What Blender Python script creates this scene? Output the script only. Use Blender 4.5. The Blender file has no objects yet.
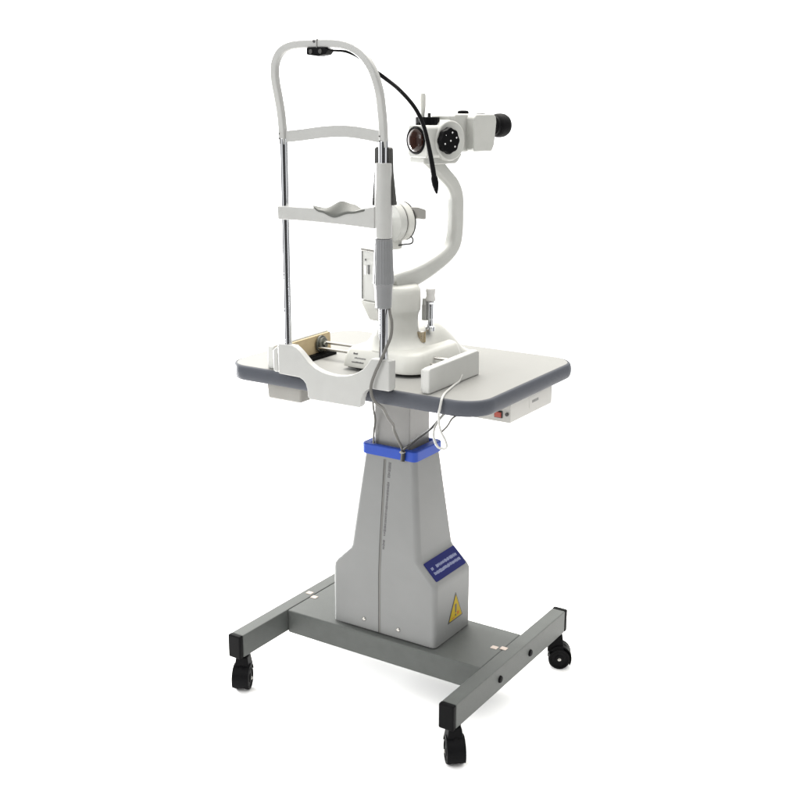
import bpy, bmesh, math, random
from mathutils import Vector, Matrix
random.seed(4)
sc = bpy.context.scene
C = bpy.context.collection

# ------------------------------------------------------------------ camera
cd = bpy.data.cameras.new('camera'); cam = bpy.data.objects.new('camera', cd); C.objects.link(cam)
_p = Vector((1.45643, -2.27737, 1.46464)); _f = Vector((-.52224667, .81284865, -.25794475))
_r = Vector((.84086842, .54123076, .00309354)); _u = Vector((-.14212221, .215282, .96615472))
cam.matrix_world = Matrix(((_r.x, _u.x, -_f.x, _p.x), (_r.y, _u.y, -_f.y, _p.y), (_r.z, _u.z, -_f.z, _p.z), (0, 0, 0, 1)))
cd.sensor_width = 36; cd.lens = 36*1144.47/800; cd.clip_start = .05; cd.clip_end = 200
sc.camera = cam

# ------------------------------------------------------------------ studio world: made-up bright and dark bands, shaped for chrome streaks and white ground
w = bpy.data.worlds.new('World'); sc.world = w; w.use_nodes = True
nt = w.node_tree; nt.nodes.clear(); N = nt.nodes.new; LK = nt.links.new
tc = N('ShaderNodeTexCoord'); sx = N('ShaderNodeSeparateXYZ'); LK(tc.outputs['Generated'], sx.inputs[0])
at = N('ShaderNodeMath'); at.operation = 'ARCTAN2'; LK(sx.outputs['X'], at.inputs[0]); LK(sx.outputs['Y'], at.inputs[1])
# azimuth away from the camera's view direction
off = N('ShaderNodeMath'); off.operation = 'ADD'; off.inputs[1].default_value = math.radians(32.7); LK(at.outputs[0], off.inputs[0])
wr = N('ShaderNodeMath'); wr.operation = 'WRAP'; wr.inputs[1].default_value = math.pi; wr.inputs[2].default_value = -math.pi; LK(off.outputs[0], wr.inputs[0])
mr = N('ShaderNodeMapRange'); mr.inputs['From Min'].default_value = -math.pi; mr.inputs['From Max'].default_value = math.pi
LK(wr.outputs[0], mr.inputs['Value'])
cr = N('ShaderNodeValToRGB'); cr.color_ramp.interpolation = 'LINEAR'; LK(mr.outputs[0], cr.inputs[0])
def deg(a): return (a+180)/360
stops = [(-180, .04), (-146, .04), (-138, .62), (-108, .62), (-100, .16), (-62, .16), (-50, 3.2), (-25, 3.4), (2, 1.2), (48, .95), (60, .16), (98, .16),
         (106, .62), (132, .62), (142, .04), (180, .04)]
el = cr.color_ramp.elements
while len(el) > 1: el.remove(el[-1])
el[0].position = 0; el[0].color = (stops[0][1],)*3+(1,)
for a, v in stops[1:]:
    e = el.new(deg(a)); e.color = (v, v, v, 1)
# overhead: white ceiling
mz = N('ShaderNodeMapRange'); mz.interpolation_type = 'SMOOTHSTEP'; mz.inputs['From Min'].default_value = .35; mz.inputs['From Max'].default_value = .7
LK(sx.outputs['Z'], mz.inputs['Value'])
# higher band shaped for the tabletop sheen: bright only on the left
cr2 = N('ShaderNodeValToRGB'); LK(mr.outputs[0], cr2.inputs[0]); el = cr2.color_ramp.elements
while len(el) > 1: el.remove(el[-1])
el[0].position = 0; el[0].color = (.04, .04, .04, 1)
for a, v in [(-146, .04), (-138, .9), (-106, .9), (-98, .22), (-68, .22), (-56, 3.4), (-14, 3.2), (-1, .75), (52, .5), (64, .22), (94, .22), (104, .55), (132, .55), (142, .04), (180, .04)]:
    e = el.new(deg(a)); e.color = (v, v, v*.97, 1)
mlow = N('ShaderNodeMapRange'); mlow.interpolation_type = 'SMOOTHSTEP'; mlow.inputs['From Min'].default_value = .10; mlow.inputs['From Max'].default_value = .18
LK(sx.outputs['Z'], mlow.inputs['Value'])
mlo = N('ShaderNodeMix'); mlo.data_type = 'RGBA'; LK(mlow.outputs[0], mlo.inputs['Factor']); LK(cr.outputs[0], mlo.inputs['A']); LK(cr2.outputs[0], mlo.inputs['B'])
mx = N('ShaderNodeMix'); mx.data_type = 'RGBA'; LK(mz.outputs[0], mx.inputs['Factor']); LK(mlo.outputs['Result'], mx.inputs['A']); mx.inputs['B'].default_value = (1.25, 1.24, 1.21, 1)
bg = N('ShaderNodeBackground'); bg.inputs['Strength'].default_value = 1.0; LK(mx.outputs['Result'], bg.inputs['Color'])
ow = N('ShaderNodeOutputWorld'); LK(bg.outputs[0], ow.inputs[0])

# ------------------------------------------------------------------ studio lamps and an added floor fill
def area(name, loc, target, size, power, col):
    l = bpy.data.lights.new(name, 'AREA'); l.shape = 'SQUARE'; l.size = size; l.energy = power; l.color = col
    o = bpy.data.objects.new(name, l); C.objects.link(o); o.location = loc
    o.rotation_euler = (Vector(target)-Vector(loc)).to_track_quat('-Z', 'Y').to_euler(); return o
area('overhead_softbox', (-.5, .9, 3.6), (0, 0, .6), 2.2, 95, (1, .96, .90))
area('front_softbox', (-1.2, -3.0, 2.3), (0, 0, .7), 1.2, 17, (.97, .98, 1))

area('floor_fill_light', (-2.7, .45, .48), (0, .0, 0), .5, 105, (1, 1, 1))  # added fill light, skims the floor to wash out its shadow

vs = sc.view_settings; vs.view_transform = 'Standard'; vs.look = 'None'; vs.exposure = .8; vs.gamma = 1
sc.render.film_transparent = False

# ------------------------------------------------------------------ materials
def mat(name, col, rough=.45, metal=0., var=.05, scale=35., bump=.0, bscale=900., spec=.5, trans=0.):
    m = bpy.data.materials.new(name); m.use_nodes = True; t = m.node_tree; b = t.nodes['Principled BSDF']
    n = t.nodes.new; l = t.links.new
    co = n('ShaderNodeTexCoord'); nz = n('ShaderNodeTexNoise'); nz.inputs['Scale'].default_value = scale; nz.inputs['Detail'].default_value = 5
    l(co.outputs['Object'], nz.inputs['Vector'])
    r = n('ShaderNodeValToRGB'); r.color_ramp.elements[0].position = .3; r.color_ramp.elements[1].position = .7
    r.color_ramp.elements[0].color = tuple(c*(1-var) for c in col)+(1,); r.color_ramp.elements[1].color = tuple(min(1, c*(1+var)) for c in col)+(1,)
    l(nz.outputs['Fac'], r.inputs[0]); l(r.outputs[0], b.inputs['Base Color'])
    b.inputs['Metallic'].default_value = metal; b.inputs['Specular IOR Level'].default_value = spec
    rr = n('ShaderNodeMapRange'); rr.inputs['To Min'].default_value = rough*.88; rr.inputs['To Max'].default_value = min(1, rough*1.12)
    l(nz.outputs['Fac'], rr.inputs['Value']); l(rr.outputs[0], b.inputs['Roughness'])
    if bump:
        n2 = n('ShaderNodeTexNoise'); n2.inputs['Scale'].default_value = bscale; n2.inputs['Detail'].default_value = 2
        l(co.outputs['Object'], n2.inputs['Vector'])
        bp = n('ShaderNodeBump'); bp.inputs['Strength'].default_value = bump; bp.inputs['Distance'].default_value = .0006
        l(n2.outputs['Fac'], bp.inputs['Height']); l(bp.outputs[0], b.inputs['Normal'])
    if trans: b.inputs['Transmission Weight'].default_value = trans
    return m
M = dict(
    white=mat('white_plastic', (0.343, 0.3453, 0.3358), .42, var=.025, bump=.06),
    cream=mat('cream_paint', (0.473, 0.4738, 0.4446), .42, var=.03, bump=.05),
    scope=mat('ivory_paint', (0.4113, 0.4151, 0.3949), .38, var=.03, bump=.05),
    cover=mat('grey_moulded_plastic', (0.1814, 0.1851, 0.184), .5, var=.045, scale=9., bump=.18, spec=.4),
    column=mat('grey_painted_metal', (0.2037, 0.2018, 0.198), .42, var=.03, bump=.05),
    base=mat('grey_green_powder_coat', (0.0751, 0.08059, 0.07671), .5, var=.06, bump=.35, bscale=1400, spec=.3),
    top=mat('pale_grey_laminate', (0.2294, 0.2293, 0.2201), .48, var=.02, bump=.05, spec=.12),
    band=mat('slate_vinyl', (0.05635, 0.06095, 0.0736), .55, var=.05, bump=.08, spec=.22),
    blue=mat('blue_plastic', (0.021, 0.06, 0.335), .45, var=.04, spec=.2),
    black=mat('black_plastic', (0.0035, 0.0035, 0.004), .5, var=.15, bump=.1, spec=.06),
    rubber=mat('black_rubber', (0.005, 0.005, 0.0055), .6, var=.15, bump=.15, spec=.08),
    chrome=mat('chrome', (0.66, 0.67, 0.69), .11, metal=1, var=.01),
    steel=mat('brushed_steel', (.42, .41, .385), .28, metal=1, var=.05),
    grip=mat('grey_grip_plastic', (0.151, 0.155, 0.16), .45, var=.03, bump=.06),
    guard=mat('dark_grey_plastic', (0.028, 0.028, 0.0256), .45, var=.1),
    ochre=mat('warm_reflection_and_tan_knurl', (0.42, 0.33, 0.195), .5, var=.06),  # warm reflected light painted on the left panel; tan metal on the knurling
    box=mat('light_grey_plastic', (0.245, 0.239, 0.224), .5, var=.03, bump=.08),
    supply=mat('white_painted_metal', (0.385, 0.379, 0.361), .42, var=.02),
    glass=mat('brown_reflection_lens', (.016, .005, .003), .04, var=.1, spec=.3),  # brown reflection in the lens is put into its base colour
    sticker=mat('white_sticker', (0.583, 0.575, 0.559), .5, var=.01),
    pink=mat('pinkish_paper', (0.420, 0.350, 0.309), .6, var=.03),
    navy=mat('navy_label', (.007, .010, .085), .6, var=.05, spec=.15),
    print=mat('pale_print', (0.243, 0.267, 0.405), .5, var=.15, scale=300),
    ink=mat('dark_ink', (.03, .03, .03), .5, var=.1),
    greyink=mat('grey_ink', (0.082, 0.082, 0.084), .5, var=.2, scale=200),
    yellow=mat('warning_yellow', (0.35, 0.25, 0.006), .55, var=.03, spec=.12),
    red=mat('red_rocker', (0.292, 0.035, 0.018), .35, var=.05),
    orange=mat('orange_print', (0.36, 0.11, 0.012), .55, var=.05, spec=.12),
    cable=mat('grey_cable', (0.1122, 0.1096, 0.1021), .6, var=.05, spec=.25),
    darkcable=mat('dark_cable', (0.0174, 0.0174, 0.0174), .6, var=.05, spec=.2),
    whitecable=mat('white_cable', (0.420, 0.420, 0.403), .45, var=.03),
    paper=mat('white_studio_floor', (.98, .98, .98), .8, var=.004, scale=2),
    frost=mat('frosted_white_plastic', (0.4444, 0.4477, 0.4312), .35, var=.02),
    cup=mat('chin_cup_plastic', (0.07812, 0.08128, 0.0744), .5, var=.03, spec=.3),
    roller=mat('dull_steel', (.12, .12, .105), .35, metal=.8, var=.1),
    seam=mat('seam_grey', (0.121, 0.120, 0.113), .5, var=.05),
    dot=mat('white_print', (0.608, 0.608, 0.608), .5),
)

# ------------------------------------------------------------------ mesh helpers
class MB:
    def __init__(s, xf=None): s.bm = bmesh.new(); s.xf = xf
    def _add(s, verts, faces, bevel=0, seg=2, edges=None):
        t = bmesh.new(); vs = [t.verts.new(v) for v in verts]
        for f in faces:
            try: t.faces.new([vs[i] for i in f])
            except ValueError: pass
        bmesh.ops.recalc_face_normals(t, faces=t.faces)
        if bevel:
            t.edges.ensure_lookup_table()
            ed = [e for e in t.edges if len(e.link_faces) == 2 and e.calc_face_angle(0) > math.radians(28)] if edges is None else [e for e in t.edges if edges(e)]
            bmesh.ops.bevel(t, geom=ed, offset=bevel, segments=seg, profile=.5, affect='EDGES', clamp_overlap=True)
        me = bpy.data.meshes.new('t'); t.to_mesh(me); t.free(); s.bm.from_mesh(me); bpy.data.meshes.remove(me); return s
    def box(s, x0, x1, y0, y1, z0, z1, bevel=.002, seg=2):
        v = [(x, y, z) for x in (x0, x1) for y in (y0, y1) for z in (z0, z1)]
        return s._add(v, [(0, 1, 3, 2), (4, 6, 7, 5), (0, 4, 5, 1), (2, 3, 7, 6), (0, 2, 6, 4), (1, 5, 7, 3)], bevel, seg)
    def hexa(s, v8, bevel=.002, seg=2):   # same vertex order as box
        return s._add(v8, [(0, 1, 3, 2), (4, 6, 7, 5), (0, 4, 5, 1), (2, 3, 7, 6), (0, 2, 6, 4), (1, 5, 7, 3)], bevel, seg)
    def prism(s, poly, f0, f1, bevel=.002, seg=2):   # poly 2D, f0/f1 map a 2D point to 3D on both ends
        n = len(poly); v = [f0(*p) for p in poly]+[f1(*p) for p in poly]
        fs = [tuple(range(n)), tuple(range(2*n-1, n-1, -1))]+[(i, (i+1) % n, n+(i+1) % n, n+i) for i in range(n)]
        return s._add(v, fs, bevel, seg)
    def lathe(s, prof, o=(0, 0, 0), axis=(0, 0, 1), n=40, ref=None):   # prof: (radius, height)
        o = Vector(o); ax = Vector(axis).normalized(); p = Vector(ref) if ref else ax.orthogonal().normalized(); q = ax.cross(p)
        v = []; fs = []; k = len(prof)
        for r, h in prof:
            for i in range(n):
                a = 2*math.pi*i/n; v.append(o+ax*h+(p*math.cos(a)+q*math.sin(a))*max(r, 1e-5))
        for j in range(k-1):
            for i in range(n): fs.append((j*n+i, j*n+(i+1) % n, (j+1)*n+(i+1) % n, (j+1)*n+i))
        fs.append(tuple(range(n-1, -1, -1))); fs.append(tuple((k-1)*n+i for i in range(n)))
        return s._add(v, fs)
    def cyl(s, a, b, r, bev=.0012, n=32, r2=None):
        a = Vector(a); b = Vector(b); L = (b-a).length; r2 = r if r2 is None else r2; bev = min(bev, r*.4, L*.4)
        return s.lathe([(r-bev, 0), (r-bev*.3, bev*.3), (r, bev), (r+(r2-r)*.02, bev+(L-2*bev)*.02), (r+(r2-r)*.98, bev+(L-2*bev)*.98), (r2, L-bev), (r2-bev*.3, L-bev*.3), (r2-bev, L)], a, b-a, n)
    def sweep(s, pts, sec, up=None, n=6, closed_sec=True, smooth=True):
        # pts: control points; sec(t)->list of 2D points (side, up); Catmull-Rom path
        P = [Vector(p) for p in pts]
        path = catmull(P, n) if smooth else P
        v = []; fs = []; m = None; prevN = None
        for i, p in enumerate(path):
            t = (path[min(i+1, len(path)-1)]-path[max(i-1, 0)]).normalized()
            if up is not None: nn = (Vector(up)-t*t.dot(Vector(up))).normalized()
            elif prevN is None: nn = t.orthogonal().normalized()
            else: nn = (prevN-t*t.dot(prevN)).normalized()
            prevN = nn; sd = t.cross(nn)
            S = sec(i/(len(path)-1)); m = len(S)
            for a, b in S: v.append(p+sd*a+nn*b)
        for j in range(len(path)-1):
            for i in range(m): fs.append((j*m+i, j*m+(i+1) % m, (j+1)*m+(i+1) % m, (j+1)*m+i))
        fs.append(tuple(range(m-1, -1, -1))); fs.append(tuple((len(path)-1)*m+i for i in range(m)))
        return s._add(v, fs)
    def tube(s, pts, r, n=8, m=14, smooth=True):
        rf = r if callable(r) else (lambda t: r)
        return s.sweep(pts, lambda t: [(rf(t)*math.cos(2*math.pi*i/m), rf(t)*math.sin(2*math.pi*i/m)) for i in range(m)], None, n, smooth=smooth)
    def build(s, name, m, parent=None, ang=38, loc=None):
        if s.xf is not None: bmesh.ops.transform(s.bm, matrix=s.xf, verts=s.bm.verts)
        bmesh.ops.recalc_face_normals(s.bm, faces=s.bm.faces)
        me = bpy.data.meshes.new(name); s.bm.to_mesh(me); s.bm.free()
        for p in me.polygons: p.use_smooth = True
        me.set_sharp_from_angle(angle=math.radians(ang))
        me.materials.append(m); o = bpy.data.objects.new(name, me); C.objects.link(o)
        wn = o.modifiers.new('face_weighted_normals', 'WEIGHTED_NORMAL'); wn.mode = 'FACE_AREA'; wn.weight = 100; wn.keep_sharp = True
        if parent is not None:
            o.parent = parent; o.matrix_parent_inverse = Matrix.Translation(-root_loc(parent))
        if loc: o.location = loc
        return o
def root_loc(o):
    v = Vector((0, 0, 0))
    while o is not None:
        v = v+o.location; 
        if o.parent: v = v+o.matrix_parent_inverse.translation
        o = o.parent
    return v
def catmull(P, n):
    if len(P) < 3: return P
    Q = [P[0]*2-P[1]]+P+[P[-1]*2-P[-2]]; out = []
    for i in range(1, len(Q)-2):
        a, b, c, d = Q[i-1:i+3]
        for k in range(n):
            t = k/n; out.append(.5*((2*b)+(c-a)*t+(2*a-5*b+4*c-d)*t*t+(3*b-a-3*c+d)*t**3))
    out.append(P[-1]); return out
def rrect(hx, hy, r, k=4):
    r = min(r, hx, hy); out = []
    for cx, cy, a0 in ((hx-r, hy-r, 0), (-hx+r, hy-r, 90), (-hx+r, -hy+r, 180), (hx-r, -hy+r, 270)):
        for i in range(k+1):
            a = math.radians(a0+90*i/k); out.append((cx+r*math.cos(a), cy+r*math.sin(a)))
    return out
def tag(o, label, cat, group=None):
    o['label'] = label; o['category'] = cat
    if group: o['group'] = group
    return o
def thing(name, loc, label, cat, group=None):
    o = bpy.data.objects.new(name, None); C.objects.link(o); o.location = loc; o.empty_display_size = .05
    return tag(o, label, cat, group)

# ------------------------------------------------------------------ setting
fl = MB().box(-2.6, 2.6, -2.6, 2.6, -.03, 0, 0).build('floor', M['paper']); fl['kind'] = 'structure'

# ================================================================== LIFT TABLE
T = thing('instrument_table', (0, 0, 0), 'grey motorised instrument table on four black casters with pale rounded tabletop', 'table')
ZT, ZB = .1514, .0905
for s in (-1, 1):
    x0, x1 = (-.3277, -.2899) if s < 0 else (.2899, .3277)
    rl = MB().box(x0, x1, -.284, .288, ZB, ZT, .003).build('base_rail', M['base'], T)
    for y0, y1 in ((-.2985, -.2835), (.2875, .3025)):
        MB().box(x0-.0006, x1+.0006, y0, y1, ZB-.0006, ZT+.0006, .004, 3).build('end_cap', M['black'], rl)
    xo = x1 if s > 0 else x0
    for y in (-.076, .083):
        MB().lathe([(.0088, -.002), (.0088, .002), (.007, .0045), (.003, .0055), (.0005, .0056)], (xo, y, .12), (s, 0, 0), 24).build('bolt_cap', M['black'], rl)
# cross plate: folded sheet, top and front/back skirts
pl = MB()
pl.box(-.2897, .2897, -.1045, .1062, .087, ZT-.0006, .0035, 3)
plate = pl.build('base_plate', M['base'], T)
for (x, y, dx) in ((-.305, .012, 0), (-.279, -.002, 0), (.268, .006, 0), (.290, .013, 0)):
    z = ZT+.0002 if abs(x) < .2895 else ZT+.0008
    MB().box(x-.0085, x+.0085, y-.0075, y+.0075, z-.0012, z, .0003, 1).build('paper_tag', M['pink'], plate)

# casters
def caster(x, y, ang):
    R = .029
    xf = Matrix.Translation((x, y, 0))@Matrix.Rotation(ang, 4, 'Z')
    b = MB(xf); b.cyl((0, 0, .070), (0, 0, ZB+.001), .0085, .001, 20)
    b.lathe([(.015, .0805), (.0165, .084), (.0165, ZB-.0002)], (0, 0, 0), n=24)
    b.hexa([(x*(1 if z < .08 else .72), y*(1 if z < .08 else .8)-.006, z) for x in (-.0205, .0205) for y in (-.022, .022) for z in (.050, .0885)], .003, 3)
    # hood: arched shell over the twin wheels
    pts = [(0.030*math.cos(math.radians(a))-.016, .034+.035*math.sin(math.radians(a))) for a in range(0, 181, 15)]
    b.prism(pts+[(-.046, .028), (-.030, .022), (.004, .022), (.014, .028)], lambda p, q: (-.0045, p, q), lambda p, q: (.0045, p, q), .001)
    hood = [(.0325*math.cos(math.radians(a))-.016, .031+.036*math.sin(math.radians(a))) for a in range(18, 211, 12)]
    hin = [(.030*math.cos(math.radians(a))-.016, .031+.0325*math.sin(math.radians(a))) for a in range(210, 17, -12)]
    b.prism(hood+hin, lambda p, q: (-.0215, p, q), lambda p, q: (.0215, p, q), .0006, 1)
    o = b.build('caster', M['black'], T)
    for s in (-1, 1):
        wl = MB(xf); wl.lathe([(.006, 0), (.021, 0), (.0225, .0015), (.027, .002), (R, .005), (R, .013), (.027, .0158), (.0235, .0162), (.022, .0135), (.012, .0135), (.010, .016), (.004, .0165)],
                 (s*.0052, -.016, R), (s, 0, 0), 36)
        wo = wl.build('wheel', M['rubber'], o)
        hb = MB(xf); hb.lathe([(.0045, .0), (.0045, .002), (.003, .0032), (.0005, .0035)], (s*.0213, -.016, R), (s, 0, 0), 16); hb.build('axle_pin', M['steel'], wo)
caster(-.309, -.262, math.radians(26))
caster(.309, -.262, math.radians(40))
caster(.309, .262, math.radians(118))
caster(-.309, .262, math.radians(80))

# column cover: tapered housing with shoulders, built from stacked outlines
def outline(hx, hy, r, z): return [(p[0], p[1], z) for p in rrect(hx, hy, r, 5)]
levels = [(.1530, .0870, .154, .012), (.1534, .0872, .30, .013), (.1530, .0870, .313, .014), (.1475, .0865, .323, .016), (.1085, .0838, .362, .017), (.1035, .0832, .371, .017), (.1010, .0828, .385, .016),
          (.0752, .0605, .616, .0145), (.074, .0595, .6165, .0145)]
v = []; fs = []
for hx, hy, z, r in levels: v += outline(hx, hy, r, z)
n = len(rrect(1, 1, .1, 5))
for j in range(len(levels)-1):
    for i in range(n): fs.append((j*n+i, j*n+(i+1) % n, (j+1)*n+(i+1) % n, (j+1)*n+i))
fs.append(tuple(range(n-1, -1, -1))); fs.append(tuple((len(levels)-1)*n+i for i in range(n)))
col = MB()._add(v, fs).build('column_cover', M['cover'], T, ang=60)
# front face helper: y of the front face at height z
def fy(z):
    if z < .313: return -.0871
    if z < .385: return -.0870+(.0870-.0828)*(z-.313)/.072
    return -(.0828+(.0605-.0828)*(z-.385)/.231)
# joint between the two half shells, a raised dark seam strip
def strip(xa, za, xb, zb, wid, th, nseg=14):
    b = MB(); pts = []
    for k in range(nseg+1):
        t = k/nseg; z = za+(zb-za)*t; pts.append((xa+(xb-xa)*t, z))
    vv = []; ff = []
    for (x, z) in pts:
        y = fy(z)
        vv += [(x-wid/2, y+.003, z), (x-wid/2, y-th, z), (x+wid/2, y-th, z), (x+wid/2, y+.003, z)]
    for k in range(nseg):
        for i in range(4): ff.append((4*k+i, 4*k+(i+1) % 4, 4*k+4+(i+1) % 4, 4*k+4+i))
    ff += [(3, 2, 1, 0), tuple(4*nseg+i for i in range(4))]
    return b._add(vv, ff)
strip(-.0100, .155, -.0100, .6055, .0058, .0006, 40).build('seam_strip', M['seam'], col)
strip(-.0122, .155, -.0122, .6055, .0012, .0012, 40).build('seam_gap', M['guard'], col)
# small vertical lettering beside the seam (too fine to read)
b = MB(); z = .600; xk = .0045
rr = random.Random(11)
while z > .385:
    h = rr.choice((.003, .0045, .006, .008)); wv = rr.choice((.0042, .0055, .0068))
    if rr.random() > .06:
        y = fy(z-h/2); xx = xk-.0055*(0.60-z)/.215
        b.box(xx-wv/2, xx+wv/2, y-.0005, y+.003, z-h, z, 0)
    z -= h+rr.choice((.001, .0012, .0018))
b.build('lettering', M['greyink'], col)
for x, z in ((-.057, .180), (.046, .177)):
    MB().lathe([(.0052, 0), (.0052, .0014), (.004, .0024), (.001, .0027)], (x, fy(z)-.0004, z), (0, -1, 0), 20).build('screw', M['steel'], col)
# navy label on the right shoulder slope
sa = Vector((.1075, 0, .3645)); sb = Vector((.1480, 0, .3225)); sd = (sb-sa).normalized(); nrm = Vector((-sd.z, 0, sd.x)); nrm = nrm if nrm.x > 0 else -nrm
mid = (sa+sb)/2
def onslope(u, q, h): p = mid+sd*q+nrm*h; return (p.x, u, p.z)
def slab(u0, u1, q0, q1, h0, h1, bev=0):
    return MB().hexa([onslope(u, q, h) for u in (u0, u1) for q in (q0, q1) for h in (h0, h1)], bev)
lab = MB().prism([(p+(-.001), q+.0005) for p, q in rrect(.072, .027, .004, 4)], lambda u, q: onslope(u, q, -.001), lambda u, q: onslope(u, q, .0012), 0).build('shoulder_label', M['navy'], col)
for row, q in ((0, -.0055), (1, .0085)):
    b = MB(); u = -.062; rr = random.Random(30+row)
    while u < .058:
        wv = rr.choice((.003, .004, .005, .006))
        if rr.random() > .07:
            qa = q-rr.choice((.0032, .0042)); qb = q+rr.choice((.0032, .0042))
            for (ua, ub, ca, cb) in ((u, u+.0016, qa, qb), (u+wv-.0015, u+wv, qa, qb), (u, u+wv, q-.0009, q+.0011)):
                b.hexa([onslope(a, c, h) for a in (ua, ub) for c in (ca, cb) for h in (.001, .0017)], 0)
        u += wv+.0013
    b.build('label_lettering', M['print'], lab)
# yellow warning triangle on the right side of the foot
def tri(scale, x, m, name, par, cy=.010, cz=.222):
    H = .042*scale
    pts = [(cy-.036*scale, cz-.0270*scale), (cy+.036*scale, cz-.0270*scale), (cy, cz+.046*scale)]
    return MB().prism(pts, lambda p, q: (x-.002, p, q), lambda p, q: (x, p, q), 0).build(name, m, par)
XF = .1532
tr = tri(1.0, XF+.0008, M['ink'], 'warning_sticker', col)
tri(.86, XF+.0012, M['yellow'], 'yellow_field', tr)
b = MB(); b.prism([(.006, .237), (.014, .237), (.0125, .214), (.0075, .214)], lambda p, q: (XF, p, q), lambda p, q: (XF+.0016, p, q), 0)
b.cyl((XF, .010, .2075), (XF+.0016, .010, .2075), .0032, 0, 16); b.build('exclamation_mark', M['ink'], tr)
b = MB(); b.box(XF, XF+.0015, .017, .026, .206, .214, 0); b.box(XF, XF+.0015, -.007, .004, .2015, .2045, 0); b.build('orange_detail', M['orange'], tr)

# blue collar, inner column
cb = MB()
v = []; fs = []; n = 24
lv = [(.0778, .0625, .6120, .012), (.0795, .064, .6135, .013), (.0795, .064, .636, .013), (.0775, .062, .6385, .012), (.060, .053, .6387, .006), (.057, .049, .634, .004), (.057, .049, .617, .004)]
for hx, hy, z, r in lv: v += outline(hx, hy, r, z)
for j in range(len(lv)-1):
    for i in range(n): fs.append((j*n+i, j*n+(i+1) % n, (j+1)*n+(i+1) % n, (j+1)*n+i))
fs.append(tuple((len(lv)-1)*n+i for i in range(n))); fs.append(tuple(range(n-1, -1, -1)))
cb._add(v, fs).build('collar', M['blue'], T)
MB().box(-.0511, .0511, -.0465, .0455, .6172, .8062, .003, 3).build('lift_column', M['column'], T)

# table top with slate edge band
def round_outline(hx, hy, r, k=12): return rrect(hx, hy, r, k)
TZ = .8405
tt = MB(); ol = round_outline(.3455, .2465, .062)
nn = len(ol); v = []; fs = []
lv = [(-.002, .8065), (0, .8075), (0, TZ-.0012), (-.0012, TZ)]
for d, z in lv:
    sxk, syk = (.3455+d)/.3455, (.2465+d)/.2465
    v += [(x*sxk, y*syk, z) for x, y in ol]
for j in range(len(lv)-1):
    for i in range(nn): fs.append((j*nn+i, j*nn+(i+1) % nn, (j+1)*nn+(i+1) % nn, (j+1)*nn+i))
fs.append(tuple(range(nn-1, -1, -1))); fs.append(tuple((len(lv)-1)*nn+i for i in range(nn)))
top = tt._add(v, fs).build('table_top', M['top'], T)
bd = MB(); prof = [(.0002, TZ-.0002)]
for a in range(90, -91, -15): prof.append((.0025+.0065*math.cos(math.radians(a)) if True else 0, .8225+.0172*math.sin(math.radians(a))))
prof += [(.0002, .8055), (-.004, .8055), (-.004, .8072)]
prof = prof[:-2]
v = []; fs = []
for d, z in prof:
    for x, y in ol:
        # offset outward along the outline normal
        cxk = max(-.3455+.062, min(.3455-.062, x)); cyk = max(-.2465+.062, min(.2465-.062, y))
        nv = Vector((x-cxk, y-cyk)); nv = nv.normalized() if nv.length > 1e-6 else Vector((0, 0))
        v.append((x+nv.x*d, y+nv.y*d, z))
k = len(prof)
for j in range(k):
    j2 = (j+1) % k
    for i in range(nn): fs.append((j*nn+i, j*nn+(i+1) % nn, j2*nn+(i+1) % nn, j2*nn+i))
bd._add(v, fs).build('edge_band', M['band'], top, ang=50)

# boxes under the table top
MB().hexa([(x+(dx if z < .78 else 0), y, z) for x, dx in ((-.232, .004), (-.129, -.002)) for y in (-.236, -.10) for z in (.767, .8062)], .005, 3).build('control_box', M['box'], T)
ps = MB().box(.165, .336, -.078, .136, .755, .8062, .002).build('power_box', M['supply'], T)
sw = MB().box(.296, .3165, -.0810, -.077, .7645, .781, .001).build('switch_housing', M['ink'], ps)
MB().hexa([(x, y if z < .78 else y+.002, z) for x in (.298, .3145) for y in (-.0835, -.08) for z in (.7665, .779)], .0008).build('rocker', M['red'], sw)
MB().cyl((.328, -.077, .775), (.328, -.082, .775), .004, .0008, 18).build('fuse_cap', M['ink'], ps)
b = MB(); rr = random.Random(5); y = .030
while y < .062:
    wv = rr.choice((.002, .003)); b.box(.3355, .3364, y, y+wv, .779+.0*y, .7855, 0); y += wv+.0012
b.build('box_lettering', M['greyink'], ps)
MB().box(.3355, .3363, .015, .080, .770, .795, 0).build('type_plate', M['supply'], ps)

# ================================================================== HEAD REST
Y = -.278; XL, XR = -.1295, .1295
H = thing('head_rest', (0, Y, .80), 'white patient head rest frame with chrome posts clamped on front table edge', 'head rest')
arcx = [(-.108, .918), (-.098, .914), (-.088, .907), (-.076, .896), (-.063, .884), (-.046, .874), (-.027, .868), (-.007, .8648), (.014, .864), (.034, .8665), (.054, .872), (.070, .880), (.084, .889), (.096, .902), (.105, .915)]
low = [(.150, .916), (.152, .912), (.152, .848), (.106, .848), (.098, .846), (.090, .841), (.084, .832), (.080, .820), (.078, .806), (.073, .8005), (-.062, .7995), (-.067, .805), (-.069, .822), (-.073, .834), (-.080, .842), (-.090, .8465), (-.150, .848), (-.151, .912), (-.149, .918)]
br = MB(); br.prism(arcx+low, lambda x, z: (x, -.291, z), lambda x, z: (x, -.272, z), .003, 3)
for x0, x1, zt_ in ((-.149, -.110, .915), (.108, .150, .913)): br.box(x0, x1, -.2735, -.2605, .849, zt_, .003)
bracket = br.build('mounting_bracket', M['white'], H)
for s in (-1,):
    MB().hexa([(x, y, z-(.012 if x < -.16 and z > .9 else 0)) for x in (-.174, -.1565) for y in (-.281, -.2605) for z in (.8475, .912)], .005, 3).build('bracket_lobe', M['white'], bracket)
    MB().box(-.157, -.1505, -.274, -.2605, .848, .90, .0005).build('lobe_slot', M['guard'], bracket)
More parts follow.
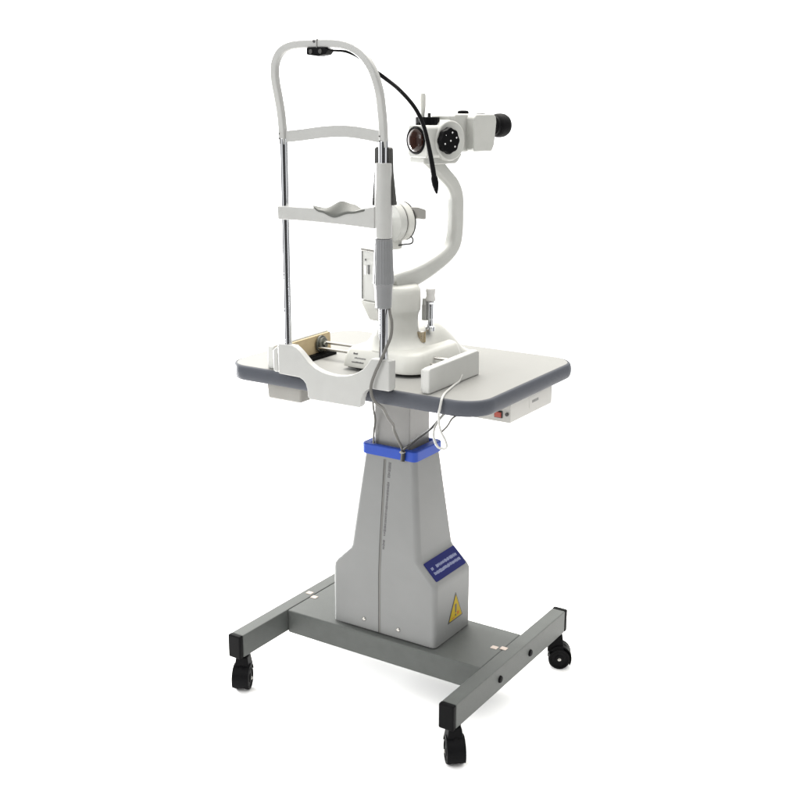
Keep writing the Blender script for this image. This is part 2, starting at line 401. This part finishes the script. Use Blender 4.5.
for x0, x1 in ((-.150, -.110), (.108, .138)):
    MB().box(x0, x1, -.263, -.246, .8408, .856, .003).build('clamp_foot', M['white'], bracket)
def pole(x):
    return MB().cyl((x, Y, .900), (x, Y, 1.372), .0086, .0008, 40).build('pole', M['chrome'], H)
pole(XL); pole(XR)
MB().cyl((XR, Y, .904), (XR, Y, 1.372), .0098, .0008, 40).build('pole_sheath', M['chrome'], H)
# arch frame
def ya(z):
    t = max(0, min(1, (z-1.37)/.16)); return -.278-.030*t*t*(3-2*t)
arch = [(-.1305, 1.360), (-.1305, 1.395), (-.1285, 1.428), (-.1275, 1.46), (-.1275, 1.495), (-.1235, 1.526), (-.108, 1.550), (-.078, 1.562), (-.028, 1.5645), (.043, 1.5625), (.088, 1.548), (.1185, 1.519), (.1325, 1.477), (.1325, 1.434), (.1305, 1.395), (.1305, 1.360)]
ap = [(x, ya(z), z) for x, z in arch]
fr = MB(); fr.sweep(ap, lambda t: rrect(.0080, .0075, .0035, 3), (0, -1, 0), 8)
af = fr.build('arch_frame', M['white'], H, ang=50)
b = MB(); b.box(-.0095, -.0070, -.3165, -.2995, 1.5565, 1.5733, .0002, 1); b.build('joint_gap', M['seam'], af)
MB().cyl((-.0155, -.313, 1.5690), (-.0155, -.3170, 1.5690), .0030, .0005, 14).build('joint_screw', M['ink'], af)
for x in (-.1305, .1305):
    for z in (1.372, 1.382):
        MB().cyl((x+(-.005), -.2855, z), (x-.005, -.2875, z), .0016, .0003, 12).build('screw', M['guard'], af)
# forehead strap: curved band
st = MB(); sp = [(-.127, -.279, 1.3755), (-.085, -.271, 1.380), (-.04, -.266, 1.386), (0, -.2645, 1.389), (.04, -.266, 1.389), (.085, -.271, 1.385), (.127, -.279, 1.380)]
st.sweep(sp, lambda t: rrect(.0025, .0122, .0012, 2), (0, 0, 1), 8); st.build('forehead_strap', M['white'], H)
# chin rest
cr_ = MB()
cr_.prism([(-.140, 1.2275), (-.139, 1.1985), (-.09, 1.1995), (-.03, 1.199), (.05, 1.197), (.118, 1.194), (.118, 1.240), (.085, 1.234), (.055, 1.2245), (.014, 1.2150), (-.022, 1.2240), (-.042, 1.2285)], lambda x, z: (x, -.294, z), lambda x, z: (x, -.262, z), .0025, 3)
chin = cr_.build('chin_bar', M['white'], H)
def sstep(t): t = max(0, min(1, t)); return t*t*(3-2*t)
v = []; fs = []; nx, ny = 28, 12; grid = {}
def interp(x, T):
    if x <= T[0][0]: return T[0][1]
    for (a, p), (b_, q) in zip(T, T[1:]):
        if x <= b_: return p+(q-p)*sstep((x-a)/(b_-a))
    return T[-1][1]
def cupz(x, y):
    w_ = (y+.2955)/.030
    front = interp(x, [(-.047, 1.2345), (-.022, 1.225), (.014, 1.2155), (.055, 1.226), (.103, 1.2345)])
    back = interp(x, [(-.047, 1.229), (-.030, 1.228), (.016, 1.245), (.045, 1.240), (.070, 1.231), (.103, 1.2315)])
    return front+(back-front)*w_**.8 if w_ > 0 else front
for lay in (0, 1):
    for i in range(nx+1):
        for j in range(ny+1):
            x = -.047+.150*i/nx; y = -.2955+.030*j/ny
            k = abs(2*i/nx-1); y0 = y
            if k > .8: y0 = -.262+(y+.262)*(1-.3*((k-.8)/.2)**2)
            grid[lay, i, j] = len(v); v.append((x, y0, cupz(x, y)-.0045*lay))
for i in range(nx):
    for j in range(ny):
        fs.append((grid[0, i, j], grid[0, i+1, j], grid[0, i+1, j+1], grid[0, i, j+1])); fs.append((grid[1, i, j+1], grid[1, i+1, j+1], grid[1, i+1, j], grid[1, i, j]))
for i in range(nx):
    for j in (0, ny): fs.append((grid[0, i, j], grid[0, i+1, j], grid[1, i+1, j], grid[1, i, j]))
for j in range(ny):
    for i in (0, nx): fs.append((grid[0, i, j], grid[0, i, j+1], grid[1, i, j+1], grid[1, i, j]))
MB()._add(v, fs, .0012, 2, edges=lambda e: len(e.link_faces) == 2 and e.calc_face_angle(0) > math.radians(50)).build('chin_cup', M['cup'], chin, ang=60)
# sleeve round the right post, its dark guard, grey height grip
MB().lathe([(.015, 1.3285), (.0166, 1.328), (.0172, 1.325), (.0185, 1.24), (.0185, 1.178), (.017, 1.1745), (.012, 1.1735)], (XR, Y, 0), n=40).build('post_sleeve', M['white'], H)
gp = [(.1105, 1.357), (.114, 1.3605), (.1445, 1.3605), (.1485, 1.357), (.1500, 1.31), (.1585, 1.243), (.1035, 1.240), (.1095, 1.31)]
MB().prism(gp, lambda x, z: (x-.0045, -.2765, z), lambda x, z: (x-.0045, -.2625, z), .002, 2).build('sleeve_guard', M['guard'], H)
nfl = 22
def fluted(r0, r1, z0, z1, dep):
    b = MB(); v = []; fs = []; n = nfl*4
    lv = [(r0-.0025, z0), (r0, z0-.002)]+[(r0+(r1-r0)*k/4, z0+(z1-z0)*k/4) for k in range(1, 4)]+[(r1, z1+.002), (r1-.0025, z1)]
    for r, z in lv:
        for i in range(n):
            a = 2*math.pi*i/n; rr_ = r-dep*(1 if i % 4 in (0, 1) else 0); v.append((XR+rr_*math.cos(a), Y+rr_*math.sin(a), z))
    for j in range(len(lv)-1):
        for i in range(n): fs.append((j*n+i, j*n+(i+1) % n, (j+1)*n+(i+1) % n, (j+1)*n+i))
    fs += [tuple(range(n-1, -1, -1)), tuple((len(lv)-1)*n+i for i in range(n))]
    return b._add(v, fs)
gr = fluted(.0188, .0226, 1.1738, 1.077, .0007).build('height_grip', M['grip'], H, ang=30)
MB().lathe([(.021, 1.0785), (.0198, 1.074), (.0184, 1.060), (.0172, 1.029), (.016, 1.0265), (.0105, 1.0262)], (XR, Y, 0), n=36).build('lower_collar', M['grip'], gr)
# fixation lamp
FB = MB(); FB.prism([(-.034, 1.5570), (.010, 1.5565), (.022, 1.552), (.013, 1.5425), (-.006, 1.5395), (-.034, 1.543)], lambda x, z: (x, -.318, z), lambda x, z: (x, -.294, z), .002, 2)
lm = FB.build('fixation_lamp', M['black'], H)
for x in (-.022, .002):
    MB().cyl((x, -.3175, 1.5490), (x, -.3205, 1.5490), .0045, .001, 18).build('clamp_screw', M['guard'], lm)
gpts = [(.012, -.305, 1.550), (.030, -.303, 1.5505), (.055, -.297, 1.5475), (.078, -.285, 1.536), (.087, -.270, 1.520), (.1015, -.230, 1.497), (.138, -.228, 1.472), (.172, -.225, 1.438), (.187, -.215, 1.402), (.193, -.206, 1.365), (.199, -.2, 1.325), (.2045, -.2, 1.298)]
MB().tube(gpts, lambda t: .0022+.0022*sstep((t-.06)/.35)+.0011*sstep((t-.75)/.2), 10, 14).build('gooseneck', M['rubber'], lm)
dr = (Vector(gpts[-1])-Vector(gpts[-2])).normalized()
MB().lathe([(.0052, -.004), (.0072, .002), (.0075, .010), (.0072, .016), (.0045, .027), (.002, .0335), (.0006, .0345)], gpts[-1], dr, 24).build('lamp_tip', M['black'], lm)

# ================================================================== RAIL COVERS
def rail_cover(s, label):
    xa, xb = sorted((s*.198, s*.2225))
    o = thing('rail_cover', (s*.21, -.13, TZ), label, 'rail cover', 'covers over the rails of the slit lamp')
    xo = xb if s > 0 else xa                # outer side
    poly = [(-.241, TZ+.0003), (-.241, .893), (-.236, .8975), (-.028, .9), (-.020, .896), (-.018, TZ+.0003)]
    x0, x1 = (xa+.006, xb) if s > 0 else (xa, xb-.006)
    MB().prism(poly, lambda y, z: (x0, y, z), lambda y, z: (x1, y, z), .005, 4).build('cover_shell', M['frost'], o)
    xi0, xi1 = (xa, xa+.0055) if s > 0 else (xb-.0055, xb)
    MB().prism([(-.236, TZ+.004), (-.236, .8925), (-.024, .8955), (-.021, TZ+.004)], lambda y, z: (xi0, y, z), lambda y, z: (xi1, y, z), .001).build('inner_panel', M['ochre' if s < 0 else 'frost'], o)  # left panel's ochre stands in for warm reflected light
    b = MB(); xr0, xr1 = sorted((s*.1965, s*.178)); ys = -.232 if s < 0 else -.195; b.box(xr0, xr1, ys, -.025, TZ+.0003, TZ+.009, .0008)
    k = ys+.004
    while k < -.03: b.box(xr0+.001, xr1-.001, k, k+.0025, TZ+.0085, TZ+.0115, 0); k += .005
    b.build('toothed_rail', M['black'], o)
rail_cover(1, 'frosted white plastic rail cover standing on the tabletop beside the white cable')
rail_cover(-1, 'rail cover with warm reflected light painted on its inner side at the left end of the axle')

# ================================================================== SLIT LAMP
AX = Vector((.014, -.05, 0)); TH = math.radians(16)
XL4 = Matrix.Translation(AX)@Matrix.Rotation(-TH, 4, 'Z')      # local x = right of the optical axis, y = along it
S = thing('slit_lamp', (AX.x, AX.y, TZ), 'ivory slit lamp microscope with black eyepieces standing behind the head rest', 'microscope')
bs = MB()
def arc2(cx, cy, r, a0, a1, k=7): return [(cx+r*math.cos(math.radians(a0+(a1-a0)*i/k)), cy+r*math.sin(math.radians(a0+(a1-a0)*i/k))) for i in range(k+1)]
plan = arc2(-.063, -.138, .010, 180, 270, 4)+arc2(.083, -.098, .050, 270, 360)+arc2(.103, .047, .030, 0, 90)+arc2(-.053, .057, .020, 90, 180, 4)
def pin(x, y, d):      # plan point drawn in by d on every side, more at the front
    cx_ = max(-.03, min(.08, x)); cy_ = max(-.09, min(.04, y)); v_ = Vector((x-cx_, y-cy_)); L_ = v_.length
    v_ = v_/L_ if L_ > 1e-6 else v_
    return x-v_.x*d, y-v_.y*d*(1.5 if v_.y < 0 else 1)
rings = [(.0, .849), (0, .855), (.004, .872), (.010, .886), (.015, .8915), (.022, .8945)]
v = []; fs = []; k = len(plan)
for d_, z in rings: v += [pin(x, y, d_)+(z,) for x, y in plan]
for a in range(len(rings)-1):
    for i in range(k): fs.append((a*k+i, a*k+(i+1) % k, (a+1)*k+(i+1) % k, (a+1)*k+i))
fs += [tuple(range(k-1, -1, -1)), tuple((len(rings)-1)*k+i for i in range(k))]
base = bs._add(v, fs).build('instrument_base', M['cream'], S, ang=60)
prof = [(-.125, .868), (-.105, .880), (-.07, .895), (-.03, .914), (0, .930), (.024, .940), (.045, .9415), (.065, .937), (.092, .920), (.108, .906), (.122, .886), (.138, .869), (.158, .858), (.165, .849)]
hp = MB(); v = []; fs = []; nu, nv = 32, 44; X0, X1 = -.052, .104
def pz(y):
    for (a, p), (b_, q) in zip(prof, prof[1:]):
        if y <= b_: return p+(q-p)*(y-a)/(b_-a)
    return prof[-1][1]
for j in range(nv+1):
    y = -.125+.290*j/nv
    yy = sum(pz(y+d) for d in (-.006, -.003, 0, .003, .006))/5
    for i in range(nu+1):
        u = math.sin(math.pi/2*(2*i/nu-1)); hgt = (1-abs(u)**3.2)**.5 if abs(u) < 1 else 0
        v.append(((X0+X1)/2+(X1-X0)/2*u*(1-.10*hgt), y, .848+(yy-.848)*hgt))
for j in range(nv):
    for i in range(nu): fs.append((j*(nu+1)+i, j*(nu+1)+i+1, (j+1)*(nu+1)+i+1, (j+1)*(nu+1)+i))
fs.append(tuple(range(nu, -1, -1))); fs.append(tuple(nv*(nu+1)+i for i in range(nu+1)))
fs.append(tuple([j*(nu+1) for j in range(nv+1)]+[j*(nu+1)+nu for j in range(nv, -1, -1)]))
hp._add(v, fs).build('rear_housing', M['cream'], base, ang=60)
MB().box(-.064, .092, -.138, .06, .8445, .8495, .0005).build('base_gap_shade', M['ink'], base)  # dark slab painting the shade in the gap under the base
# lettering on the sloping front
def onfront(x, t, h):   # t up the slope from the bottom
    a = Vector((0, -.1494, .855)); bq = Vector((0, -.1362, .886)); d = (bq-a).normalized(); nv = Vector((0, -d.z, d.y)); p = a+d*t+nv*h; return (x, p.y, p.z)
b = MB(); rr = random.Random(8)
for (xs, xe, t0, hh) in ((-.047, -.035, .0255, .004), (-.041, -.011, .0155, .0035), (-.047, -.014, .006, .0028)):
    x = xs
    while x < xe:
        wv = rr.choice((.0018, .0026, .0032)); b.hexa([onfront(p, t, h) for p in (x, x+wv) for t in (t0, t0+hh*rr.choice((.7, 1))) for h in (-.001, .0005)], 0); x += wv+.0009
b.build('base_lettering', M['greyink'], base)
MB().lathe([(.0042, .888), (.0042, .908), (.0034, .9115), (.001, .912)], (-.060, .045, 0), n=18).build('lock_pin', M['steel'], base)
# axle and rollers
for (xa, xb) in ((-.196, -.07), (.13, .196)):
    b = MB(); b.cyl((xa, -.066, .8775), (xb, -.066, .8775), .0036, .0005, 20); b.cyl((xa, -.082, .8655), (xb, -.082, .8655), .0036, .0005, 20)
    ax = b.build('axle', M['steel'], base)
    xw = xa if xa < 0 else xb; sg = 1 if xa < 0 else -1
    b = MB(); b.lathe([(.006, 0), (.0195, 0), (.021, .0015), (.021, .005), (.0165, .0065), (.0165, .011), (.0135, .0125), (.007, .0125), (.006, .018), (.004, .0185)], (xw, -.068, .8725), (sg, 0, 0), 32)
    b.build('roller', M['roller'], ax)
# joystick
js = Vector((.078, -.002, .931)); jd = Vector((.012, .0, 1)).normalized()
j = MB(); j.lathe([(.0115, -.006), (.0115, .004), (.0078, .006), (.0068, .010), (.0066, .022), (.0075, .024), (.0075, .058), (.0085, .060), (.0085, .064), (.006, .0645)], js, jd, 28)
jo = j.build('joystick', M['chrome'], base)
k = MB(); k.lathe([(.0085, .0646), (.0118, .066), (.0122, .070), (.0105, .078), (.0105, .082), (.0118, .089), (.0110, .0945), (.007, .098), (.001, .0985)], js, jd, 28); k.build('knob', M['sticker'], jo)
k = MB(); k.lathe([(.006, .055), (.0065, .056), (.0065, .070), (.005, .071)], js+Vector((-.013, -.004, 0)), jd, 16); k.box(js.x-.019, js.x-.006, js.y-.008, js.y, js.z+.018, js.z+.056, .002); k.build('button_block', M['frost'], jo)
b = MB(); rr_ = []
for i in range(48):
    pass
b.lathe([(.0085, .0), (.0105, .001), (.0105, .027), (.0085, .029), (.004, .0292)], (.070, -.030, .900), (0, 0, 1), 28)
kn = b.build('lock_knob', M['steel'], base)
b = MB()
for i in range(18):
    a = 2*math.pi*i/18; cx_, cy_ = .070+.0106*math.cos(a), -.030+.0106*math.sin(a); b.box(cx_-.0008, cx_+.0008, cy_-.0008, cy_+.0008, .902, .927, 0)
b.build('knurling', M['ochre'], kn)

# pedestal
MB(XL4).lathe([(.082, .880), (.081, .8905), (.072, .896), (.0635, .904), (.056, .917), (.0525, .935), (.0520, .958), (.0530, .968), (.0565, .976), (.0580, .984), (.0580, 1.018), (.0570, 1.026), (.0535, 1.0325), (.047, 1.036), (.001, 1.0365)], (0, 0, 0), n=56).build('pedestal', M['cream'], S, ang=50)
# microscope arm
arm = MB(XL4)
apath = [(0, -.012, 1.036), (0, .012, 1.042), (0, .05, 1.050), (0, .10, 1.066), (0, .150, 1.089), (0, .177, 1.112), (0, .186, 1.143), (0, .187, 1.19), (0, .185, 1.230), (0, .172, 1.257), (0, .148, 1.279), (0, .120, 1.302), (0, .088, 1.3255)]
def armsec(t):
    hy = .0255-.0076*sstep(t/.42)+.003*sstep((t-.82)/.18); hx = .0185-.0013*sstep(t/.4)+.004*sstep((t-.85)/.15)
    return rrect(hx, hy, .0105, 4)
arm.sweep(apath, armsec, (0, -.4, 1) if False else None, 8)
def sweep_plane(mb, pts, sec, n=8):      # sweep in the local y-z plane, section (side = local x, in-plane)
    P = catmull([Vector(p) for p in pts], n); v = []; fs = []
    for i, p in enumerate(P):
        t = (P[min(i+1, len(P)-1)]-P[max(i-1, 0)]).normalized(); nn_ = Vector((0, -t.z, t.y)); Sx = sec(i/(len(P)-1)); m = len(Sx)
        for a, b_ in Sx: v.append(p+Vector((a, 0, 0))+nn_*b_)
    for jx in range(len(P)-1):
        for i in range(m): fs.append((jx*m+i, jx*m+(i+1) % m, (jx+1)*m+(i+1) % m, (jx+1)*m+i))
    fs += [tuple(range(m-1, -1, -1)), tuple((len(P)-1)*m+i for i in range(m))]
    return mb._add(v, fs)
arm.bm.free(); arm.bm = bmesh.new()
sweep_plane(arm, apath, armsec)
armo = arm.build('microscope_arm', M['scope'], S, ang=50)
MB(XL4).lathe([(.0075, 0), (.0075, .006), (.006, .008), (.003, .0085), (.0025, .007), (.0005, .0068)], (.016, -.036, 1.035), (.25, -1, 0), 24).build('pivot_screw', M['steel'], armo)
# microscope head
ZC = 1.362
hd = MB(XL4)
hd.prism([(-.027, 1.330), (-.022, 1.324), (.036, 1.324), (.040, 1.330), (.040, 1.390), (.034, 1.397), (-.022, 1.397), (-.027, 1.391)], lambda x, z: (x, .058, z), lambda x, z: (x, .150, z), .003, 3)
hd.cyl((-.040, .1285, ZC), (.044, .1285, ZC), .0465, .005, 56)
hd.box(-.026, .040, .128, .146, 1.385, 1.4185, .004, 3)
head = hd.build('microscope_body', M['scope'], S, ang=50)
MB(XL4).prism([(.060, 1.3115), (.066, 1.308), (.160, 1.308), (.168, 1.313), (.182, 1.330), (.07, 1.330), (.060, 1.326)], lambda y, z: (-.024, y, z), lambda y, z: (.028, y, z), .004, 3).build('head_bracket', M['scope'], head)
# objective
ob = MB(XL4); ob.lathe([(.0250, -.004), (.0264, -.001), (.0290, .0005), (.0312, 0), (.0318, -.002), (.0318, -.006)][::-1], (.001, .056, ZC+.001), (0, -1, 0), 48)
obj_ = ob.build('objective_ring', M['black'], head)
MB(XL4).lathe([(.0262, -.003), (.0262, .0012), (.0235, .0034), (.018, .0056), (.010, .0072), (.0005, .0078)], (.001, .0572, ZC+.001), (0, -1, 0), 48).build('objective_lens', M['glass'], obj_)
# magnification knob on the right
kb = MB(XL4); v = []; fs = []; n = 80
for r, h in ((.024, .044), (.0275, .0445), (.0290, .047), (.0290, .056), (.0275, .0585), (.024, .0592)):
    for i in range(n):
        a = 2*math.pi*i/n; rr2 = r*(1+.045*math.cos(8*a)); v.append((h, .113+rr2*math.cos(a), ZC+.0005+rr2*math.sin(a)))
for jx in range(5):
    for i in range(n): fs.append((jx*n+i, jx*n+(i+1) % n, (jx+1)*n+(i+1) % n, (jx+1)*n+i))
fs += [tuple(range(n-1, -1, -1)), tuple(5*n+i for i in range(n))]
kb._add(v, fs); kbo = kb.build('magnification_knob', M['black'], head)
b = MB(XL4)
for a, r in ((75, .019), (20, .019), (-45, .019), (200, .019), (140, .0195), (0, 0)):
    yy, zz = .113+r*math.cos(math.radians(a)), ZC+.0005+r*math.sin(math.radians(a)); rad = .0026 if a not in (140,) else .0012
    b.cyl((.0588, yy, zz), (.0597, yy, zz), rad*.8, 0, 14)
b.build('knob_marks', M['dot'], kbo)
# knurled wheel with pin on top
b = MB(XL4); v = []; fs = []; n = 72
for r, z in ((.0270, 1.3965), (.0280, 1.398), (.0280, 1.413), (.0270, 1.4145), (.012, 1.4148)):
    for i in range(n):
        a = 2*math.pi*i/n; r3 = r*(1-.03*(i % 4 < 2)) if r > .02 else r; v.append((r3*math.cos(a), .0945+r3*math.sin(a), z))
for jx in range(4):
    for i in range(n): fs.append((jx*n+i, jx*n+(i+1) % n, (jx+1)*n+(i+1) % n, (jx+1)*n+i))
fs += [tuple(range(n-1, -1, -1)), tuple(4*n+i for i in range(n))]
b._add(v, fs); whl = b.build('filter_wheel', M['black'], head)
b = MB(XL4); b.lathe([(.0045, 1.412), (.0050, 1.424), (.0062, 1.430), (.0068, 1.440), (.0068, 1.462), (.0055, 1.4675), (.002, 1.4695)], (-.004, .083, 0), n=22); b.build('mounting_pin', M['cream'], whl)
b = MB(XL4); b.cyl((.006, .094, 1.414), (.006, .094, 1.424), .004, .0008, 14); b.build('wheel_stud', M['guard'], whl)
# binocular housing
bh = MB(XL4)
bh.prism([(.150, 1.334), (.150, 1.4165), (.158, 1.4215), (.225, 1.421), (.225, 1.334)], lambda y, z: (-.028, y, z), lambda y, z: (.028, y, z), .016, 5)
bin_ = bh.build('binocular_housing', M['scope'], head, ang=50)
MB(XL4).lathe([(.0135, 1.419), (.0135, 1.4245), (.012, 1.4272), (.007, 1.4285), (.0005, 1.4287)], (-.016, .224, 0), n=28).build('spacing_dial', M['black'], bin_)
for s in (-1, 1):
    xa, xb = sorted((s*.006, s*.054))
    pz = MB(XL4); pz.prism([(.196, 1.335), (.192, 1.341), (.192, 1.412), (.200, 1.4205), (.258, 1.4205), (.2665, 1.414), (.268, 1.400), (.262, 1.350), (.2545, 1.335)], lambda y, z: (xa, y, z), lambda y, z: (xb, y, z), .007, 4)
    po = pz.build('prism_housing', M['scope'], bin_, ang=50)
    e = MB(XL4); e.lathe([(.0190, -.012), (.0190, .0015), (.0225, .002), (.0225, .008), (.0245, .009), (.0245, .014), (.0230, .015), (.0230, .019), (.0265, .022), (.0280, .028), (.0283, .038), (.0275, .046), (.0245, .053), (.0200, .0565), (.018, .057), (.0165, .053), (.0160, .04), (.001, .04)], (s*.032, .264, 1.3935), (0, 1, 0), 44)
    e.build('eyepiece', M['rubber'], bin_, ang=40)
# illumination unit
XI4 = XL4@Matrix.Translation((-.0165, 0, 0))
il = MB(XI4); il.box(-.020, .032, -.075, -.033, 1.003, 1.121, .003, 3)
ilo = il.build('illumination_housing', M['scope'], S)
MB(XI4).box(-.0215, .0335, -.0765, -.0315, 1.118, 1.1235, .001).build('housing_lid', M['steel'], ilo)
MB(XI4).box(-.0225, -.0197, -.073, -.036, 1.005, 1.117, .0008).build('side_vent', M['ink'], ilo)
MB(XI4).box(-.0203, -.0155, -.0756, -.0735, 1.006, 1.117, .0004).build('dark_trim', M['guard'], ilo)
MB(XI4).box(-.0095, -.0015, -.0758, -.074, 1.064, 1.085, 0).build('white_sticker', M['sticker'], ilo)
MB(XI4).box(.003, .0095, -.0760, -.074, 1.066, 1.087, .0004).build('slide_switch', M['guard'], ilo)
MB(XI4).cyl((-.005, -.0735, 1.098), (-.005, -.0762, 1.098), .0024, .0004, 14).build('housing_screw', M['guard'], ilo)
MB(XI4).hexa([(x, y+(.028 if z < .98 and y < -.05 else 0), z) for x in (-.023, .034) for y in (-.080, -.02) for z in (.952, 1.0028)], .006, 3).build('mounting_step', M['cream'], ilo)
MB(XL4).box(-.022, .022, -.046, .002, 1.120, 1.185, .006, 3).build('neck', M['cream'], ilo)
d = MB(XL4); d.cyl((.008, -.032, 1.183), (.008, -.012, 1.183), .0455, .002, 56); dro = d.build('lamp_drum', M['scope'], ilo, ang=50)
d = MB(XL4); d.cyl((.008, -.0118, 1.183), (.008, -.0095, 1.183), .0438, .0004, 56); d.build('drum_joint', M['guard'], dro)
d = MB(XL4); d.cyl((.008, -.0093, 1.183), (.008, .012, 1.183), .0455, .004, 56); d.build('drum_cap', M['cream'], dro, ang=50)
d = MB(XL4); d.lathe([(.0445, .0), (.0452, .0005), (.0452, .0025), (.044, .003)], (.008, .0115, 1.183), (0, 1, 0), 56); d.build('cap_ring', M['guard'], dro)
d = MB(XL4); d.hexa([(x, y, z) for x in (.034, .052) for y in (.004+(.016 if x > .04 else 0), .034+(.012 if x > .04 else 0)) for z in (1.193-(.006 if y > .03 else 0), 1.218-(.008 if y > .03 else 0))], .003, 3); d.build('lamp_latch', M['box'], dro)
d = MB(XL4); d.tube([(.030, .006, 1.149), (.036, .010, 1.151), (.044, .012, 1.144), (.043, .008, 1.135), (.030, -.004, 1.132), (.012, -.02, 1.127), (.0, -.03, 1.118)], .0019, 8, 10); d.build('lamp_wire', M['guard'], dro)
d = MB(XL4); d.cyl((.030, .002, 1.147), (.030, .012, 1.152), .0045, .001, 14); d.build('wire_boot', M['ink'], dro)

# ================================================================== CABLES
b = MB(); b.tube([(.139, -.272, 1.032), (.147, -.280, 1.018), (.155, -.285, 1.000), (.154, -.286, .972), (.146, -.290, .947), (.135, -.298, .915), (.122, -.300, .887), (.112, -.300, .859), (.1125, -.299, .837), (.116, -.288, .818), (.109, -.25, .796), (.090, -.20, .759), (.071, -.15, .728), (.054, -.12, .705), (.045, -.088, .671), (.0445, -.0705, .645), (.044, -.0685, .630), (.043, -.0685, .612)], .0034, 8, 12)
tag(b.build('grey_cable', M['cable']), 'grey cable hanging down from the grey grip over the front table edge', 'cable')
b = MB(); b.tube([(.0475, -.0690, .613), (.049, -.0690, .632), (.050, -.072, .643), (.0615, -.08, .6515), (.078, -.085, .665), (.100, -.09, .684), (.130, -.10, .707), (.158, -.12, .728), (.180, -.125, .752), (.197, -.125, .772), (.21, -.12, .7905)], .0032, 8, 12)
tag(b.build('dark_cable', M['darkcable']), 'dark cable rising from the blue collar to the underside of the table', 'cable')
b = MB(); b.cyl((.0450, -.0740, .6335), (.0470, -.0735, .6395), .0036, .0008, 14); b.box(.0395, .053, -.0755, -.066, .6345, .6375, .001)
tag(b.build('cable_tie', M['box']), 'small grey tie bundling the cables against the blue collar', 'cable tie')
b = MB(); b.tube([(.045, -.20, .802), (.015, -.15, .79), (-.02, -.10, .765), (-.034, -.075, .73), (-.040, -.060, .70), (-.045, -.058, .669), (-.0465, -.0575, .640)], .0025, 8, 12)
tag(b.build('thin_cable', M['cable']), 'thin grey cable running down the left side of the lift column', 'cable')
b = MB(); b.tube([(.2235, -.10, .856), (.2240, -.115, .8445), (.226, -.135, .8427), (.235, -.171, .8427), (.247, -.215, .8427), (.259, -.245, .8430), (.264, -.259, .838), (.2625, -.2625, .822), (.2595, -.2625, .807), (.261, -.262, .785), (.266, -.262, .770), (.276, -.262, .754), (.2805, -.262, .741), (.274, -.262, .7335), (.259, -.262, .735), (.249, -.26, .747), (.243, -.255, .762), (.240, -.24, .776), (.236, -.20, .79), (.235, -.15, .80)], .0027, 10, 12)
tag(b.build('white_cable', M['whitecable']), 'thin white cable draped over the table edge and looping in front of the blue collar', 'cable')
b = MB(); b.tube([(.266, -.258, .770), (.278, -.256, .784), (.290, -.254, .803), (.295, -.22, .806), (.295, -.12, .800), (.295, -.08, .795)], .0021, 8, 10)
tag(b.build('thin_lead', M['cable']), 'thin grey lead hooked between the white cable loop and the power box', 'cable')
